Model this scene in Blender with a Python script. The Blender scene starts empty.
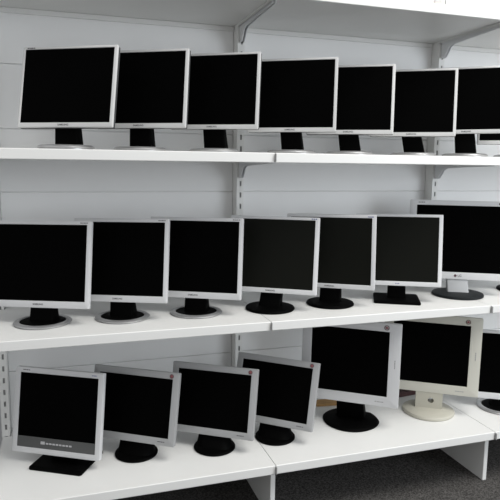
import bpy, bmesh, math, random
from mathutils import Vector, Matrix

random.seed(4)
scene = bpy.context.scene
C = scene.collection
R = math.radians

# ------------------------------------------------------------------ materials
def mat(name, col, rough=.5, metal=0., spec=.5, bump=0., bscale=200., var=0., vscale=6.):
    m = bpy.data.materials.new(name); m.use_nodes = True
    nt = m.node_tree; b = nt.nodes['Principled BSDF']
    b.inputs['Base Color'].default_value = (*col, 1)
    b.inputs['Roughness'].default_value = rough
    b.inputs['Metallic'].default_value = metal
    b.inputs['Specular IOR Level'].default_value = spec
    tc = nt.nodes.new('ShaderNodeTexCoord')
    if var:
        n = nt.nodes.new('ShaderNodeTexNoise'); n.inputs['Scale'].default_value = vscale; n.inputs['Detail'].default_value = 4
        nt.links.new(tc.outputs['Object'], n.inputs['Vector'])
        r = nt.nodes.new('ShaderNodeValToRGB')
        r.color_ramp.elements[0].position = .3; r.color_ramp.elements[1].position = .7
        r.color_ramp.elements[0].color = (*[c*(1-var) for c in col], 1)
        r.color_ramp.elements[1].color = (*[min(1, c*(1+var)) for c in col], 1)
        nt.links.new(n.outputs['Fac'], r.inputs['Fac']); nt.links.new(r.outputs['Color'], b.inputs['Base Color'])
    if bump:
        n2 = nt.nodes.new('ShaderNodeTexNoise'); n2.inputs['Scale'].default_value = bscale
        nt.links.new(tc.outputs['Object'], n2.inputs['Vector'])
        bp = nt.nodes.new('ShaderNodeBump'); bp.inputs['Strength'].default_value = bump; bp.inputs['Distance'].default_value = .001
        nt.links.new(n2.outputs['Fac'], bp.inputs['Height']); nt.links.new(bp.outputs['Normal'], b.inputs['Normal'])
    return m

MT = {
    'shelf':   mat('white_shelf_paint', (.78, .78, .765), .4, bump=.05, bscale=300, var=.012, vscale=3),
    'panel':   mat('white_back_panel_paint', (.90, .90, .895), .5, bump=.05, bscale=250, var=.02, vscale=2),
    'post':    mat('white_upright_paint', (.86, .86, .84), .42, bump=.05, bscale=250),
    'bracket': mat('grey_white_bracket_paint', (.80, .81, .82), .4),
    'slot':    mat('slot_shade_grey', (.38, .38, .38), .8),  # grey puts the shade inside the post slots into the colour
    'clip':    mat('grey_joint_clip', (.35, .35, .35), .5),
    'silver':  mat('silver_bezel_plastic', (.66, .66, .655), .38, .15, .5, bump=.03, bscale=900),
    'light_silver': mat('pale_silver_bezel_plastic', (.66, .665, .675), .38, .15, .5, bump=.03, bscale=900),
    'grey_silver': mat('grey_silver_bezel_plastic', (.40, .405, .41), .4, .2, .5, bump=.03, bscale=900),
    'white_silver': mat('white_silver_bezel_plastic', (.73, .735, .745), .38, .05, .5, bump=.03, bscale=900),
    'cream_base': mat('shaded_cream_base_plastic', (.47, .455, .39), .5, 0, .3, bump=.03, bscale=700),  # cream darkened in colour to offset overhead light on base and neck
    'cream':   mat('cream_plastic', (.60, .59, .525), .45, 0, .4, bump=.03, bscale=700),
    'rear_dark': mat('dark_grey_rear_plastic', (.06, .062, .065), .5, 0, .3),
    'rear_silver': mat('silver_rear_plastic', (.42, .425, .44), .45, .1, .4),
    'black':   mat('matte_black_plastic', (.0012, .0012, .0012), .6, 0, .03, bump=.03, bscale=900),
    'disc_grey': mat('dark_grey_base_plastic', (.014, .016, .017), .5, 0, .1),
    'pale_neck': mat('light_grey_neck_plastic', (.42, .43, .44), .45, 0, .4),
    'screen':  mat('black_matte_screen', (.0010, .0010, .0010), .5, 0, .015),
    'screen_reflect': mat('screen_reflection_tint', (.0075, .0080, .0064), .45, 0, .06),  # lifted greenish base colour stands in for dim reflections on the glass
    'strip':   mat('dark_grey_control_strip', (.105, .107, .107), .35, .3, .4),
    'ink':     mat('grey_printed_lettering', (.10, .10, .105), .6),
    'button':  mat('pale_button_plastic', (.45, .45, .46), .4),
    'badge_red': mat('dull_red_round_badge', (.15, .08, .085), .4),
    'badge_brown': mat('dark_brown_round_badge', (.10, .055, .05), .4),
    'badge_pale': mat('pale_badge_mark', (.26, .07, .08), .4),
    'blue':    mat('blue_sticker', (.10, .12, .32), .45),
    'red_logo': mat('dark_red_logo', (.10, .05, .06), .45),
    'wood':    mat('orange_brown_cardboard', (.42, .24, .09), .7, var=.12, vscale=40),
    'maroon':  mat('dark_maroon_cardboard', (.05, .012, .012), .6, var=.1, vscale=40),
    'wall':    mat('painted_room_wall', (.62, .63, .64), .7, bump=.1, bscale=60),
    'ink_light': mat('pale_printed_lettering', (.34, .34, .345), .6),
    'ring_silver': mat('satin_silver_ring', (.46, .46, .465), .30, .7),
    'screw':   mat('steel_screw', (.25, .25, .25), .35, .8),
}
def carpet():
    m = bpy.data.materials.new('dark_speckled_carpet'); m.use_nodes = True
    nt = m.node_tree; b = nt.nodes['Principled BSDF']; b.inputs['Roughness'].default_value = .95
    b.inputs['Specular IOR Level'].default_value = .05
    tc = nt.nodes.new('ShaderNodeTexCoord'); n = nt.nodes.new('ShaderNodeTexNoise')
    n.inputs['Scale'].default_value = 160; n.inputs['Detail'].default_value = 3
    r = nt.nodes.new('ShaderNodeValToRGB')
    r.color_ramp.elements[0].position = .35; r.color_ramp.elements[0].color = (.035, .033, .032, 1)
    r.color_ramp.elements[1].position = .7; r.color_ramp.elements[1].color = (.13, .125, .12, 1)
    nt.links.new(tc.outputs['Object'], n.inputs['Vector']); nt.links.new(n.outputs['Fac'], r.inputs['Fac'])
    nt.links.new(r.outputs['Color'], b.inputs['Base Color'])
    bp = nt.nodes.new('ShaderNodeBump'); bp.inputs['Strength'].default_value = .5; bp.inputs['Distance'].default_value = .004
    nt.links.new(n.outputs['Fac'], bp.inputs['Height']); nt.links.new(bp.outputs['Normal'], b.inputs['Normal'])
    return m
MT['carpet'] = carpet()

# ------------------------------------------------------------------ mesh helpers
def mesh_of(bm, name, smooth=False):
    bmesh.ops.recalc_face_normals(bm, faces=bm.faces)
    me = bpy.data.meshes.new(name); bm.to_mesh(me); bm.free()
    if smooth:
        for p in me.polygons: p.use_smooth = True
        me.set_sharp_from_angle(angle=R(38))
    return me
def link(name, me, m, parent=None, matrix=None):
    o = bpy.data.objects.new(name, me); C.objects.link(o)
    if m is not None and not me.materials: me.materials.append(MT[m])
    if parent: o.parent = parent
    if matrix is not None: o.matrix_local = matrix
    return o
def box(bm, x0, x1, y0, y1, z0, z1, bev=0., seg=2):
    r = bmesh.ops.create_cube(bm, size=1)
    vs = r['verts']
    for v in vs: v.co = Vector(((x0+x1)/2+v.co.x*(x1-x0), (y0+y1)/2+v.co.y*(y1-y0), (z0+z1)/2+v.co.z*(z1-z0)))
    if bev:
        es = list({e for v in vs for e in v.link_edges})
        bmesh.ops.bevel(bm, geom=es, offset=bev, segments=seg, profile=.5, affect='EDGES')
def rrect(x0, x1, z0, z1, r, n=5):
    pts = []
    for cx, cz, a0 in ((x1-r, z1-r, 0), (x0+r, z1-r, 90), (x0+r, z0+r, 180), (x1-r, z0+r, 270)):
        for k in range(n+1):
            a = R(a0+90*k/n); pts.append((cx+r*math.cos(a), cz+r*math.sin(a)))
    return pts
def loft(bm, loops, cap0=False, cap1=False):
    L = [[bm.verts.new(p) for p in lp] for lp in loops]
    n = len(L[0])
    for a, b in zip(L, L[1:]):
        for i in range(n):
            bm.faces.new((a[i], a[(i+1) % n], b[(i+1) % n], b[i]))
    if cap0: bm.faces.new(L[0])
    if cap1: bm.faces.new(L[-1])
def extrude_poly(bm, pts, axis, a, b):
    """pts in the plane across the axis; axis 'x': (y,z), 'z': (x,y)"""
    mk = (lambda p, t: (t, p[0], p[1])) if axis == 'x' else (lambda p, t: (p[0], p[1], t))
    loft(bm, [[mk(p, a) for p in pts], [mk(p, b) for p in pts]], True, True)
def lathe(bm, prof, n=56, sx=1., sy=1., shape=None):
    """profile (r,z) turned about Z"""
    loops = []
    for r, z in prof:
        lp = []
        for k in range(n):
            a = 2*math.pi*k/n; ca, sa = math.cos(a), math.sin(a)
            px, py = (ca, sa) if shape is None else shape(a)
            lp.append((r*px*sx, r*py*sy, z))
        loops.append(lp)
    loft(bm, loops, True, True)
def text_mesh(txt, height, name):
    cu = bpy.data.curves.new(name, 'FONT'); cu.body = txt; cu.align_x = 'CENTER'; cu.align_y = 'CENTER'
    cu.size = height/.72; cu.extrude = .0002; cu.offset = height*.02
    o = bpy.data.objects.new(name, cu); C.objects.link(o)
    dg = bpy.context.evaluated_depsgraph_get(); me = bpy.data.meshes.new_from_object(o.evaluated_get(dg))
    bpy.data.objects.remove(o); bpy.data.curves.remove(cu)
    # stand it up: text XY -> panel XZ, facing -Y
    me.transform(Matrix.Rotation(R(90), 4, 'X'))
    me.materials.clear()
    return me
def tag(o, label=None, cat=None, group=None, kind=None):
    if label: o['label'] = label
    if cat: o['category'] = cat
    if group: o['group'] = group
    if kind: o['kind'] = kind
    return o
def empty(name, loc, rz=0.):
    o = bpy.data.objects.new(name, None); C.objects.link(o)
    o.empty_display_size = .05; o.location = loc; o.rotation_euler = (0, 0, rz)
    return o

# ------------------------------------------------------------------ setting
FLOOR = -.790
bm = bmesh.new(); box(bm, -5, 6, -5, .72, FLOOR-.05, FLOOR)
tag(link('floor', mesh_of(bm, 'floor'), 'carpet'), kind='structure')
bm = bmesh.new(); box(bm, -5, 6, .72, .80, FLOOR-.05, 2.1)
tag(link('wall_back', mesh_of(bm, 'wall_back'), 'wall'), kind='structure')

# ------------------------------------------------------------------ shelving
YF = .4675           # front face of the uprights
YP = .5275           # back panels
Z_TOP, Z_MID, Z_BASE, Z_UP = .6271, 0., -.5369, 1.196
LIP, THK = .0349, .022
bays = {-1: 'left', 0: 'middle', 1: 'right'}
PX0, PX1 = -.001, .030     # upright's face, measured from the joint

# back panels: one thing per bay, its sheet seams are grooves in the mesh
for X0, nm in bays.items():
    bm = bmesh.new()
    x0, x1 = X0+PX1+.001, X0+1+PX0-.001
    seams = [-.5+.2492*k for k in range(-1, 9)]
    off = .9645-(.2492*6-.5)
    zs = [FLOOR+.02]+[z+off for z in seams if z+off > FLOOR+.06]+[1.75]
    for a, b in zip(zs, zs[1:]):
        box(bm, x0, x1, YP, YP+.014, a+.0016, b-.0016, .0022, 2)
    box(bm, x0+.002, x1-.002, YP+.008, YP+.016, zs[0]+.01, zs[-1]-.01)
    tag(link('back_panel', mesh_of(bm, 'back_panel'), 'panel'),
        {'left': 'white metal back sheeting of the left shelving bay',
         'middle': 'white metal back sheeting of the middle shelving bay',
         'right': 'white metal back sheeting of the right shelving bay'}[nm],
        'panel', 'back panels of the shelving bays')

# uprights: slotted front face over a fill coloured as the shade inside, and a foot panel as a part
def upright_mesh():
    bm = bmesh.new()
    z0, z1 = FLOOR+.002, 1.75
    d = .030
    # shell: side walls and back
    box(bm, PX0, PX0+.002, YF+.0005, YP+.03, z0, z1)
    box(bm, PX1-.002, PX1, YF+.0005, YP+.03, z0, z1)
    # front with one column of holes
    hx0, hx1 = .0125, .0205
    pitch, hh = .0500, .022
    zc = z0+.03
    box(bm, PX0, hx0, YF, YF+.002, z0, z1)
    box(bm, hx1, PX1, YF, YF+.002, z0, z1)
    z = z0
    while zc < z1-.03:
        box(bm, hx0-.0002, hx1+.0002, YF, YF+.002, z, zc)
        z = zc+hh; zc += pitch
    box(bm, hx0-.0002, hx1+.0002, YF, YF+.002, z, z1)
    return mesh_of(bm, 'upright')
def slot_fill_mesh():
    bm = bmesh.new(); box(bm, PX0+.0025, PX1-.0025, YF+.006, YP+.02, FLOOR+.006, 1.745)
    return mesh_of(bm, 'slot_shade_fill')
def foot_mesh():
    bm = bmesh.new()
    box(bm, PX0+.001, PX1-.010, -.020, YF-.001, FLOOR+.001, Z_BASE-LIP-.0006, .0015, 1)
    return mesh_of(bm, 'foot')
def screw_mesh():
    bm = bmesh.new()
    for z in (Z_BASE-.062,):
        n = 14
        lp = lambda r, y: [(.010+r*math.cos(2*math.pi*k/n), y, z+r*math.sin(2*math.pi*k/n)) for k in range(n)]
        loft(bm, [lp(.005, -.0195), lp(.005, -.0225), lp(.003, -.0235)], True, True)
    return mesh_of(bm, 'screw')
um, cm, fm, sm = upright_mesh(), slot_fill_mesh(), foot_mesh(), screw_mesh()
for X0, lab in ((-1, 'slotted white shelving post at the left edge of the picture'),
                (0, 'slotted white shelving post behind the gap between left and middle bays'),
                (1, 'slotted white shelving post between the middle and right bays')):
    e = empty('shelving_upright', (X0, 0, 0))
    tag(e, lab, 'shelf post', 'slotted shelving uprights')
    link('post', um, 'post', e); c_ = link('slot_shade_fill', cm, 'slot', e)
    f_ = link('foot_panel', fm, 'shelf', e); link('screw', sm, 'screw', f_)

# shelves
def shelf_mesh(yf, z_up=False):
    bm = bmesh.new()
    g = .0013
    yr, yn = YP-.003, YF-.0025
    pts = [(g, yf+.002), (1-g, yf+.002), (1-g, yn), (1+PX0-.003, yn), (1+PX0-.003, yr), (PX1+.003, yr), (PX1+.003, yn), (g, yn)]
    extrude_poly(bm, pts, 'z', -THK, 0)
    me = bmesh.new()
    # folded front lip with rounded edges
    box(bm, g, 1-g, yf, yf+.016, -LIP, .0002, .003, 3)
    # side and rear flanges below the sheet
    box(bm, g, g+.0015, yf+.015, yn-.002, -LIP*.9, -THK+.001)
    box(bm, 1-g-.0015, 1-g, yf+.015, yn-.002, -LIP*.9, -THK+.001)
    me.free()
    return mesh_of(bm, 'shelf')
def flange_mesh():
    bm = bmesh.new(); box(bm, PX1+.006, 1+PX0-.006, YP-.010, YP-.0035, -THK-.020, -THK-.0005, .001, 1)
    return mesh_of(bm, 'rear_flange')
flm = flange_mesh()
def bracket_mesh(dx):
    bm = bmesh.new()
    pts = [(YF-.004, -THK-.001), (YF-.004, -.100), (YF-.030, -.097), (YF-.050, -.075), (YF-.062, -.058), (YF-.085, -.048),
           (YF-.2, -.043), (.06, -.037), (.06, -THK-.001)]
    extrude_poly(bm, pts, 'x', dx, dx+.003)
    return mesh_of(bm, 'bracket')
sh, shb = shelf_mesh(-.0137), shelf_mesh(-.077)
shm = shelf_mesh(0.)
brl, brr = bracket_mesh(.0185), bracket_mesh(1.0075-.0007)
clip = bmesh.new(); box(clip, 1-.0012, 1.0012, -.011, .06, -LIP+.004, -.003); clip = mesh_of(clip, 'joint_clip')
shelf_labels = {
    ('up', -1): 'highest white shelf, left length, above the first screens of the top row',
    ('up', 0): 'highest white shelf, middle length, above the middle of the top row',
    ('up', 1): 'highest white shelf, right length, its underside showing in the top right corner',
    ('top', -1): 'white shelf of the top row of screens, left length, under the first three',
    ('top', 0): 'white shelf of the top row of screens, middle length, right of the joint',
    ('top', 1): 'white shelf of the top row of screens, right length at the picture edge',
    ('mid', -1): 'middle white shelf, left length, carrying three screens on silver ring bases',
    ('mid', 0): 'middle white shelf, middle length, carrying screens on black bases',
    ('mid', 1): 'middle white shelf, short visible right end past the joint',
    ('base', -1): 'deep bottom white shelf, left length, with the screens at the front left',
    ('base', 0): 'deep bottom white shelf, middle length, carrying the cream screen',
    ('base', 1): 'deep bottom white shelf, right end piece with a silver ring base on it'}
for lev, z, me, dy in (('up', Z_UP, sh, -.0137), ('top', Z_TOP, sh, -.0137), ('mid', Z_MID, shm, 0), ('base', Z_BASE, shb, -.077)):
    for X0 in (-1, 0, 1):
        e = empty('shelf', (X0, 0, z))
        tag(e, shelf_labels[lev, X0], 'shelf', 'white metal shelves')
        link('shelf_board', me, 'shelf', e)
        if lev == 'up': link('rear_flange', flm, 'shelf', e)
        if lev != 'base':
            link('bracket', brl, 'bracket', e)
            if X0 < 1: link('bracket', brr, 'bracket', e)
        if X0 < 1:
            link('joint_clip', clip, 'clip', e, Matrix.Translation((0, dy, 0)))

# ------------------------------------------------------------------ monitors
# kind: W, H, side, top, bottom bezel widths, bezel depth, colours
KIND = {
    'T': dict(W=.343, H=.278, s=.0118, sl=.0085, dep=.009, t=.0085, b=.0165, r=.003, bez='silver', rear='rear_dark', scr='screen'),
    'M': dict(W=.373, H=.316, s=.0150, t=.0140, b=.0250, r=.003, bez='light_silver', rear='rear_silver', scr='screen'),
    'N': dict(W=.369, H=.311, s=.0165, t=.0120, b=.0195, r=.003, bez='white_silver', rear='rear_silver', scr='screen_reflect'),
    'L': dict(W=.441, H=.360, s=.0300, t=.0230, b=.0320, r=.004, bez='white_silver', rear='rear_silver', scr='screen'),
    'P': dict(W=.357, H=.3185, s=.0200, t=.0200, b=.0210, r=.004, bez='light_silver', rear='rear_silver', scr='screen'),
    'B': dict(W=.358, H=.274, s=.0255, t=.0250, b=.0270, r=.003, bez='grey_silver', rear='rear_silver', scr='screen'),
    'C': dict(W=.424, H=.361, s=.0490, sl=.0420, t=.0370, b=.0440, r=.005, bez='light_silver', rear='rear_silver', scr='screen'),
    'K': dict(W=.424, H=.361, s=.0490, sl=.0420, t=.0370, b=.0440, r=.005, bez='cream', rear='cream', scr='screen'),
    'Q': dict(W=.370, H=.322, s=.0150, t=.0130, b=.0290, r=.006, bez='white_silver', rear='rear_silver', scr='screen'),
}
DEP = .020
def panel_meshes(k):
    d = KIND[k]
    W, H, s, t, b, r = d['W'], d['H'], d['s'], d['t'], d['b'], d['r']
    x0, x1 = -W/2, W/2
    sl = d.get('sl', s); DP = d.get('dep', DEP)
    lp = lambda a0, a1, c0, c1, rr, w: [(p[0], w, p[1]) for p in rrect(a0, a1, c0, c1, rr)]
    bm = bmesh.new()
    loft(bm, [lp(x0, x1, 0, H, r, DP), lp(x0, x1, 0, H, r, .0012), lp(x0+.0004, x1-.0004, .0004, H-.0004, r, .0004), lp(x0+.0013, x1-.0013, .0013, H-.0013, r, 0),
              lp(x0+sl-.0010, x1-s+.0010, b-.0010, H-t+.0010, .002, 0), lp(x0+sl, x1-s, b, H-t, .0015, .0020), lp(x0+sl, x1-s, b, H-t, .0015, DP)])
    d['bezel'] = mesh_of(bm, 'bezel', True)
    bm = bmesh.new(); box(bm, x0+sl-.002, x1-s+.002, .0024, .0055, b-.002, H-t+.002)
    d['screen'] = mesh_of(bm, 'screen')
    bm = bmesh.new()
    loft(bm, [lp(x0+.001, x1-.001, .001, H-.001, r, DP-.002), lp(x0+.001, x1-.001, .001, H-.001, r, DEP+.004), lp(x0+.010, x1-.010, .010, H-.010, r, DEP+.014),
              lp(x0+.055, x1-.055, .045, H-.055, .02, DEP+.030), lp(x0+.065, x1-.065, .055, H-.065, .02, DEP+.034)], True, True)
    d['rear'] = mesh_of(bm, 'rear_cover', True)
for k in KIND: panel_meshes(k)

LOGO = text_mesh('SAMSUNG', .0062, 'lettering')
LG_T = text_mesh('LG', .0105, 'lettering')
def bar_marks(seq, h):
    """a run of tiny unreadable printed marks: widths alternate ink and gap"""
    bm = bmesh.new(); x = 0
    tot = sum(seq)
    for i, w in enumerate(seq):
        if i % 2 == 0: box(bm, x-tot/2, x+w-tot/2, -.0002, .0002, -h/2, h/2)
        x += w
    return mesh_of(bm, 'printed_mark')
MARK = bar_marks([.006, .0015, .004, .0015, .008, .002, .005], .0032)
MARKL = bar_marks([.007, .002, .009, .002, .006, .002, .008], .0036)
TINY = bar_marks([.004, .002, .004, .002, .005], .003)
def disc_y(r, dep, n=24, rin=0):
    bm = bmesh.new()
    lp = lambda rr, y: [(rr*math.cos(2*math.pi*i/n), y, rr*math.sin(2*math.pi*i/n)) for i in range(n)]
    if rin: loft(bm, [lp(rin, 0), lp(rin, -dep), lp(r, -dep), lp(r, 0)])
    else: loft(bm, [lp(r, 0), lp(r, -dep), lp(r*.7, -dep*1.3)], True, True)
    return mesh_of(bm, 'badge')
BADGE, SWIRL, RING = disc_y(.0085, .001), disc_y(.0045, .0018), disc_y(.0105, .0016, 24, .0075)
LGDOT = disc_y(.0062, .0008)

def panel_matrix(base, yaw, pos, tilt, roll):
    y0 = R(yaw); c, s = math.cos(-y0), math.sin(-y0)
    dx, dy = pos[0]-base[0], pos[1]-base[1]
    lx, ly, lz = c*dx-s*dy, s*dx+c*dy, pos[2]-base[2]
    t, r = R(tilt), R(roll)
    U = Vector((0, math.sin(t), math.cos(t))); X = Vector((1, 0, 0))
    X2 = X*math.cos(r)+U*math.sin(r); U2 = -X*math.sin(r)+U*math.cos(r)
    B = Vector((0, math.cos(t), -math.sin(t)))
    m = Matrix(((X2.x, B.x, U2.x, lx), (X2.y, B.y, U2.y, ly), (X2.z, B.z, U2.z, lz), (0, 0, 0, 1)))
    return m

# --- stands
def taper_neck(w0, d0, w1, d1, p0, p1, rad=.006):
    """neck from p0 (on the base) to p1 (behind the panel), rounded rectangular section"""
    bm = bmesh.new()
    loops = []
    for i in range(9):
        f = i/8; w = w0+(w1-w0)*f; d = d0+(d1-d0)*f
        cx, cy, cz = [p0[j]+(p1[j]-p0[j])*f for j in range(3)]
        loops.append([(cx+px, cy+py, cz) for px, py in rrect(-w/2, w/2, -d/2, d/2, min(rad, d*.45), 3)])
    loft(bm, loops, True, True)
    return mesh_of(bm, 'neck', True)
def ring_base_meshes(r):
    bm = bmesh.new(); lathe(bm, [(r-.006, .0003), (r-.006, .0025), (r-.001, .0032), (r, .0055), (r-.003, .0085), (r-.010, .0108), (r-.0195, .0112), (r-.0218, .0070)])
    a = mesh_of(bm, 'base_ring', True)
    bm = bmesh.new(); lathe(bm, [(r-.0222, .0060), (r-.0222, .0086), (r-.024, .0090), (r-.05, .0098), (.02, .0102)])
    return a, mesh_of(bm, 'base_plate', True)
RB = ring_base_meshes(.103)
RBT = ring_base_meshes(.094)
for q_ in RBT: q_.transform(Matrix.Diagonal((1, 1, 1.4, 1)))
def disc_base(r, h=.013):
    bm = bmesh.new(); lathe(bm, [(r-.004, .0003), (r-.0005, .0025), (r, .006), (r-.003, h-.002), (r-.012, h), (r*.5, h+.003), (.02, h+.0035)])
    return mesh_of(bm, 'base', True)
DB_N, DB_L, DB_B = disc_base(.101), disc_base(.115, .014), disc_base(.083, .012)
def shield(a):
    """outline with a broad rounded rear and a blunter pointed front"""
    x, y = math.cos(a), math.sin(a)
    if y <= 0: return x*(1-.05*abs(y)), y*1.02
    t = (a % (2*math.pi))/math.pi
    m = min(t, 1-t)
    if m < .34:
        k = m/.34; return math.copysign(1-.34*k*k-.04*k, x), .72*k
    k = (t-.5)/.16
    return -k*.62, .72+.07*(1-k*k)
def shield_base(r, h):
    bm = bmesh.new(); lathe(bm, [(r-.004, .0003), (r-.001, .002), (r, h*.35), (r-.004, h*.62), (r-.016, h*.80), (r*.55, h*.98), (.03, h)], 72, shape=shield)
    return mesh_of(bm, 'base', True)
SB, SBK = shield_base(.125, .018), shield_base(.118, .026)
def plate_base(w, d, h=.013):
    bm = bmesh.new()
    lp = lambda i, z: [(x, y, z) for x, y in rrect(-w/2+i, w/2-i, -d/2+i, d/2-i, .010, 4)]
    loft(bm, [lp(.001, .0003), lp(0, .002), lp(0, h-.004), lp(.004, h-.0005), lp(.012, h)], True, True)
    return mesh_of(bm, 'base', True)
PB, PBP = plate_base(.196, .180), plate_base(.212, .185)

def shoulder_neck(p1, w0, w1):
    """wide neck flaring into a round base"""
    bm = bmesh.new(); loops = []
    for i in range(10):
        f = i/9; w = w1+(w0-w1)*(1-f)**2.2; d = .045+.055*(1-f)**2.2
        cx = p1[0]*f; cy = .004*(1-f)+p1[1]*f; cz = .010+(p1[2]-.010)*f
        loops.append([(cx+px, cy+py, cz) for px, py in rrect(-w/2, w/2, -d/2, d/2, d*.45, 4)])
    loft(bm, loops, True, True)
    return mesh_of(bm, 'neck', True)
def holed_neck(p1):
    """cream neck: pair of cheeks around a round cable opening"""
    bm = bmesh.new()
    w, d = .118, .050
    n = 20
    zc, rc = .062, .0135
    # front outline with a hole, lofted through its depth
    outer = []
    for k in range(n):
        a = 2*math.pi*k/n
        ca, sa = math.cos(a), math.sin(a)
        s = 1/max(abs(ca)/(w/2), abs(sa)/.050)
        outer.append((ca*s*(1.14 if sa < -.6 else 1), zc+sa*s))
    inner = [(rc*math.cos(2*math.pi*k/n)+.008, zc+rc*math.sin(2*math.pi*k/n)) for k in range(n)]
    off = p1[1]-.012
    y0, y1 = -d/2+off, d/2+off
    loft(bm, [[(x, y1, z) for x, z in inner], [(x, y0, z) for x, z in inner], [(x, y0, z) for x, z in outer], [(x, y1, z) for x, z in outer], [(x, y1, z) for x, z in inner]])
    bmesh.ops.remove_doubles(bm, verts=bm.verts, dist=1e-6)
    return mesh_of(bm, 'neck', True)

def front(m, u, v, w=-.0004):
    return m @ Matrix.Translation((u, w, v))

def monitor(kind, base, pos, yaw, tilt, roll, z, label, group, stand, logo=None, badge=None, extra=None, screen=None):
    d = KIND[kind]
    e = empty('computer_monitor', (base[0], base[1], z), R(yaw))
    tag(e, label, 'monitor', group)
    m = panel_matrix((base[0], base[1], z), yaw, pos, tilt, roll)
    W, H = d['W'], d['H']
    bz = link('bezel', d['bezel'], d['bez'], e, m)
    link('screen', d['screen'], screen or d['scr'], e, m)
    link('rear_cover', d['rear'], d['rear_m'] if 'rear_m' in d else d['rear_mat'], e, m)
    # where the neck meets the rear of the panel
    p = m @ Vector((0, DEP+.018, .050))
    if stand == 'ring':
        b = link('base', RB[0], 'ring_silver', e); tag(b, 'silver ring'); link('base_plate', RB[1], 'black', b)
        nk = link('neck', taper_neck(.092, .058, .082, .036, (0, .012, .009), p), 'black', e)
    elif stand == 'ring_small':
        b = link('base', RBT[0], 'ring_silver', e); tag(b, 'silver ring'); link('base_plate', RBT[1], 'black', b)
        p = m @ Vector((-.010, DEP+.018, .050))
        nk = link('neck', taper_neck(.084, .05, .078, .036, (.006, .012, .009), p), 'black', e)
    elif stand == 'disc':
        link('base', DB_N, 'black', e)
        link('neck', taper_neck(.090, .050, .084, .036, (0, .006, .013), p), 'black', e)
    elif stand == 'plate':
        link('base', PB, 'black', e)
        link('neck', taper_neck(.078, .050, .072, .036, (0, .006, .010), p), 'black', e)
    elif stand == 'wide_plate':
        link('base', PBP, 'black', e)
        link('neck', taper_neck(.110, .050, .090, .036, (0, .010, .010), p), 'black', e)
    elif stand == 'big_disc':
        link('base', DB_L, 'disc_grey', e)
        tag(link('neck', taper_neck(.094, .052, .090, .036, (0, .006, .013), p), 'pale_neck', e), 'light grey neck')
    elif stand == 'shoulder':
        link('base', DB_B, 'black', e)
        link('neck', shoulder_neck(p, .150, .118), 'black', e)
    elif stand == 'shield':
        link('base', SB, 'black', e)
        link('neck', taper_neck(.125, .060, .112, .036, (0, .020, .012), p), 'black', e)
    elif stand == 'cream':
        link('base', SBK, 'cream_base', e)
        link('neck', holed_neck(p), 'cream_base', e)
    f = lambda u, v: front(m, u, v)
    if logo == 'word': link('lettering', LOGO, 'ink', e, f(-.004, d['b']*.5))
    if logo == 'emblem': link('emblem', TINY, 'ink', e, f(.0, d['b']*.5))
    if badge == 'red':
        bd = link('badge', BADGE, 'badge_red', e, f(W/2-.030, H-.0135)); link('badge_mark', SWIRL, 'badge_pale', bd, Matrix.Identity(4))
        link('printed_mark', MARK, 'ink_light', e, f(W/2-.052, .0135))
    if badge == 'ring':
        bd = link('badge', RING, 'badge_brown', e, f(W/2-.062, H-.019)); link('badge_mark', SWIRL, 'badge_red', bd, Matrix.Identity(4))
        link('printed_mark', MARKL, 'ink_light', e, f(W/2-.080, .020))
        link('vertical_mark', MARKL, 'ink_light', e, f(W/2-.022, H*.52) @ Matrix.Rotation(R(90), 4, 'Y'))
    if badge == 'blue':
        link('sticker', TINY, 'blue', e, front(m, W/2-.021, H-.0062) @ Matrix.Scale(1.25, 4))
    if badge == 'plate_left':
        link('printed_mark', MARK, 'ink', e, f(-W/2+.030, H-.0044))
    if badge == 'plate_right':
        link('printed_mark', MARK, 'ink', e, f(W/2-.026, H-.0068))
    if extra: extra(e, m, d)
    return e
for k, d in KIND.items(): d['rear_mat'] = {'T': 'rear_dark', 'K': 'cream'}.get(k, 'rear_silver')

def speaker_strip(e, m, d):
    W, H = d['W'], d['H']
    bm = bmesh.new(); box(bm, -W/2+d['s'], W/2-d['s'], .0008, .0070, d['b'], d['b']+.040, .0008, 1)
    st = link('control_strip', mesh_of(bm, 'control_strip'), 'strip', e, m); tag(st, 'dark grey control strip with buttons')
    bm = bmesh.new(); box(bm, -.005, .005, -.0012, .0008, -.003, .003, .0008, 2); bme = mesh_of(bm, 'button')
    bm = bmesh.new(); box(bm, -.0085, .0085, -.0012, .0008, -.0055, .0055, .001, 2); pme = mesh_of(bm, 'power_button')
    link('power_button', pme, 'button', st, Matrix.Translation((-.052, 0.0002, d['b']+.0215)))
    for i in range(8):
        link('button', bme, 'button', st, Matrix.Translation((-.034+.0135*i, 0.0002, d['b']+.0205)))
    link('square_badge', TINY, 'ink', e, front(m, W/2-.036, H-.010))
    link('printed_mark', MARK, 'ink', e, front(m, -W/2+.045, H-.0095))
def lg_marks(e, m, d):
    W, H = d['W'], d['H']
    link('logo_disc', LGDOT, 'red_logo', e, front(m, -.006, d['b']*.5))
    link('lettering', LG_T, 'ink', e, front(m, .013, d['b']*.5))
    link('corner_lettering', LG_T, 'ink', e, front(m, W/2-.030, H-.0115))
    link('corner_logo_disc', LGDOT, 'red_logo', e, front(m, W/2-.049, H-.0115))
    link('printed_mark', MARK, 'ink', e, front(m, -W/2+.050, H-.0110))

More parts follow.
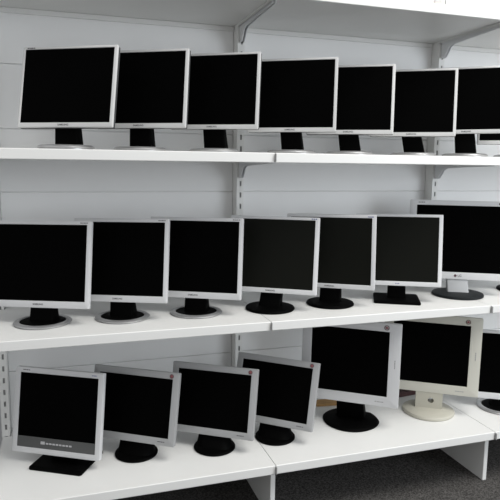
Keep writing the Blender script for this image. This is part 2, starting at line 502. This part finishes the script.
POS = {
    'T1': ((-0.7161, 0.0921), (-0.7218, 0.0621, 0.7004), -28.97, 12.57, 0.06),
    'T2': ((-0.4611, 0.1473), (-0.4667, 0.1173, 0.7092), -30.27, 9.00, 0.01),
    'T3': ((-0.1838, 0.1560), (-0.1974, 0.1260, 0.7134), -31.71, 6.28, -0.17),
    'T4': ((0.1223, 0.1424), (0.1067, 0.1124, 0.7107), -30.49, 5.29, 0.06),
    'T5': ((0.3778, 0.1509), (0.3587, 0.1209, 0.7101), -29.08, 10.38, -0.04),
    'T6': ((0.6820, 0.1596), (0.6528, 0.1296, 0.7094), -31.09, 8.44, 0.01),
    'T7': ((0.9235, 0.1379), (0.9057, 0.1079, 0.7259), -31.10, 4.83, 0.79),
    'M1': ((-0.8161, 0.2138), (-0.8277, 0.1885, 0.0631), -25.09, 10.37, 0.65),
    'M2': ((-0.5279, 0.2126), (-0.5455, 0.1892, 0.0668), -25.96, 10.61, 0.79),
    'M3': ((-0.2407, 0.2113), (-0.2571, 0.1834, 0.0660), -28.24, 8.44, 0.30),
    'M4': ((0.0646, 0.1952), (0.0619, 0.1793, 0.0703), -32.16, 8.31, 0.06),
    'M5': ((0.3414, 0.2084), (0.3291, 0.1883, 0.0739), -34.34, -1.86, 0.73),
    'M6': ((0.6588, 0.2017), (0.6405, 0.1687, 0.0720), -27.94, 7.63, 0.38),
    'M7': ((0.9920, 0.2180), (0.9811, 0.2176, 0.0752), -28.13, 3.25, -0.27),
    'B1': ((-0.7488, 0.1839), (-0.7916, 0.1529, -0.4951), -29.82, 9.53, -0.05),
    'B2': ((-0.4892, 0.1724), (-0.5171, 0.1428, -0.4702), -32.65, 13.64, -0.17),
    'B3': ((-0.1842, 0.1337), (-0.2100, 0.1203, -0.4777), -33.35, 14.84, 0.10),
    'B4': ((0.0787, 0.1478), (0.0492, 0.1345, -0.4722), -39.55, 17.94, -0.52),
    'B5': ((0.4600, 0.2080), (0.4189, 0.1641, -0.4308), -36.32, 3.67, -0.06),
    'B6': ((0.8522, 0.1954), (0.8340, 0.1741, -0.4361), -33.10, 1.17, -0.46),
    'T8': ((1.205, 0.150), (1.1880, 0.1200, 0.6880), -31.0, 6.0, 0.0),
    'M8': ((1.352, 0.232), (1.3350, 0.2030, 0.0720), -31.0, 6.0, 0.0),
    'B7': ((1.2072, 0.1392), (1.2150, 0.1050, -0.4910), -31.0, 6.0, 0.0),
}
GT, GM, GB = 'monitors on the top shelf', 'monitors on the middle shelf', 'monitors on the bottom shelf'
LAB = {
 'T1': 'silver framed monitor leftmost on the top shelf, leaning back slightly',
 'T2': 'silver framed monitor on the top shelf, second from the left end',
 'T3': 'silver framed monitor on the top shelf, third from the left end',
 'T4': 'silver framed monitor standing just right of the top shelf joint',
 'T5': 'silver framed monitor on the top shelf, fifth from the left end',
 'T6': 'silver framed monitor on the top shelf, in front of the right slotted post',
 'T7': 'silver framed monitor on the top shelf, raised slightly and cut by the right edge',
 'T8': 'monitor at the right end of the top shelf, only its lower left corner visible',
 'M1': 'pale silver monitor on a silver ring base, leftmost on the middle shelf',
 'M2': 'pale silver monitor on a silver ring base, second from left on the middle shelf',
 'M3': 'pale silver monitor on a silver ring base, beside a monitor with black disc base',
 'M4': 'pale monitor with blue sticker on a black disc base, just over the middle shelf joint',
 'M5': 'pale monitor with blue sticker on a black disc base, beside the square black base',
 'M6': 'pale monitor on a square black base plate on the middle shelf',
 'M7': 'large pale monitor with light grey neck and dark grey disc base',
 'M8': 'monitor at middle shelf right end, only its black base edge visible',
 'B1': 'pale silver monitor with a dark strip of buttons under the screen',
 'B2': 'grey silver monitor with round red badge, beside the one with button strip',
 'B3': 'grey silver monitor with round red badge, middle of the three alike',
 'B4': 'grey silver monitor with round red badge, nearest the bottom shelf joint',
 'B5': 'large pale silver monitor with wide frame and black shield-shaped base on the bottom shelf',
 'B6': 'cream coloured monitor with cream base and cable hole in its neck',
 'B7': 'monitor on a silver ring base at the right end of the bottom shelf',
}
SPEC = {}
for i in range(1, 9): SPEC['T%d' % i] = ('T', Z_TOP, GT, 'ring_small', 'word', 'plate_left', None, None)
for i in range(1, 4): SPEC['M%d' % i] = ('M', Z_MID, GM, 'ring', 'word', 'plate_right', None, None)
SPEC['M4'] = ('N', Z_MID, GM, 'disc', 'word', 'blue', None, None)
SPEC['M5'] = ('N', Z_MID, GM, 'disc', 'word', 'blue', None, None)
SPEC['M6'] = ('N', Z_MID, GM, 'plate', 'emblem', None, None, None)
SPEC['M7'] = ('L', Z_MID, GM, 'big_disc', None, None, lg_marks, None)
SPEC['M8'] = ('N', Z_MID, GM, 'disc', None, None, None, None)
SPEC['B1'] = ('P', Z_BASE, GB, 'wide_plate', None, None, speaker_strip, None)
for i in (2, 3, 4): SPEC['B%d' % i] = ('B', Z_BASE, GB, 'shoulder', None, 'red', None, None)
SPEC['B5'] = ('C', Z_BASE, GB, 'shield', None, 'ring', None, None)
SPEC['B6'] = ('K', Z_BASE, GB, 'cream', None, 'ring', None, None)
SPEC['B7'] = ('Q', Z_BASE, GB, 'ring', None, None, None, None)
for n, (base, pos, yaw, tilt, roll) in POS.items():
    k, z, g, st, lo, ba, ex, sc = SPEC[n]
    monitor(k, base, pos, yaw, tilt, roll, z, LAB[n], g, st, lo, ba, ex, sc)

# small flat things lying at the back of the bottom shelf
bm = bmesh.new(); box(bm, -.075, .075, -.03, .03, 0, .011, .0015, 2)
o = link('flat_carton', mesh_of(bm, 'flat_carton'), 'wood'); o.location = (.45, .405, Z_BASE+.0002); o.rotation_euler = (0, 0, R(-8))
tag(o, 'small flat orange-brown carton lying behind the monitor with black shield-shaped base', 'box')
bm = bmesh.new(); box(bm, -.07, .07, -.025, .025, 0, .022, .0015, 2)
o = link('flat_carton', mesh_of(bm, 'flat_carton'), 'maroon'); o.location = (.87, .405, Z_BASE+.0002); o.rotation_euler = (0, 0, R(6))
tag(o, 'small dark maroon carton lying behind the cream monitor', 'box')

# ------------------------------------------------------------------ light
w = bpy.data.worlds.new('World'); scene.world = w; w.use_nodes = True
bg = w.node_tree.nodes['Background']; bg.inputs[0].default_value = (.98, .99, 1, 1); bg.inputs[1].default_value = .66
def area(name, loc, tgt, sx, sy, power, col):
    l = bpy.data.lights.new(name, 'AREA'); l.shape = 'RECTANGLE'; l.size = sx; l.size_y = sy; l.energy = power; l.color = col
    o = bpy.data.objects.new(name, l); C.objects.link(o); o.location = loc
    o.rotation_euler = (Vector(tgt)-Vector(loc)).to_track_quat('-Z', 'Y').to_euler()
    return o
area('ceiling_light', (1.7, -1.75, 3.6), (1.2, -.2, -.3), 2.8, 1.8, 165, (1, .985, .95))
area('window_light', (3.4, -3.2, .7), (1.1, .4, .4), 2.6, 1.8, 72, (.86, .93, 1))

# ------------------------------------------------------------------ camera
f, yaw, pitch, roll = 588.856, -.312045, -.140879, .0109963
cy, sy, cp, sp = math.cos(yaw), math.sin(yaw), math.cos(pitch), math.sin(pitch)
fwd = Vector((-sy*cp, cy*cp, sp)); right = Vector((cy, sy, 0)); up = right.cross(fwd)
cr, sr = math.cos(roll), math.sin(roll)
r2 = right*cr+up*sr; u2 = -right*sr+up*cr
cam = bpy.data.cameras.new('camera'); co = bpy.data.objects.new('camera', cam); C.objects.link(co)
cam.sensor_width = 36; cam.lens = f/500*36; cam.clip_start = .05
co.matrix_world = Matrix(((r2.x, u2.x, -fwd.x, -.740743), (r2.y, u2.y, -fwd.y, -2.025205), (r2.z, u2.z, -fwd.z, .577705), (0, 0, 0, 1)))
scene.camera = co
scene.view_settings.view_transform = 'Standard'; scene.view_settings.look = 'None'
scene.view_settings.exposure = 0; scene.view_settings.gamma = 1
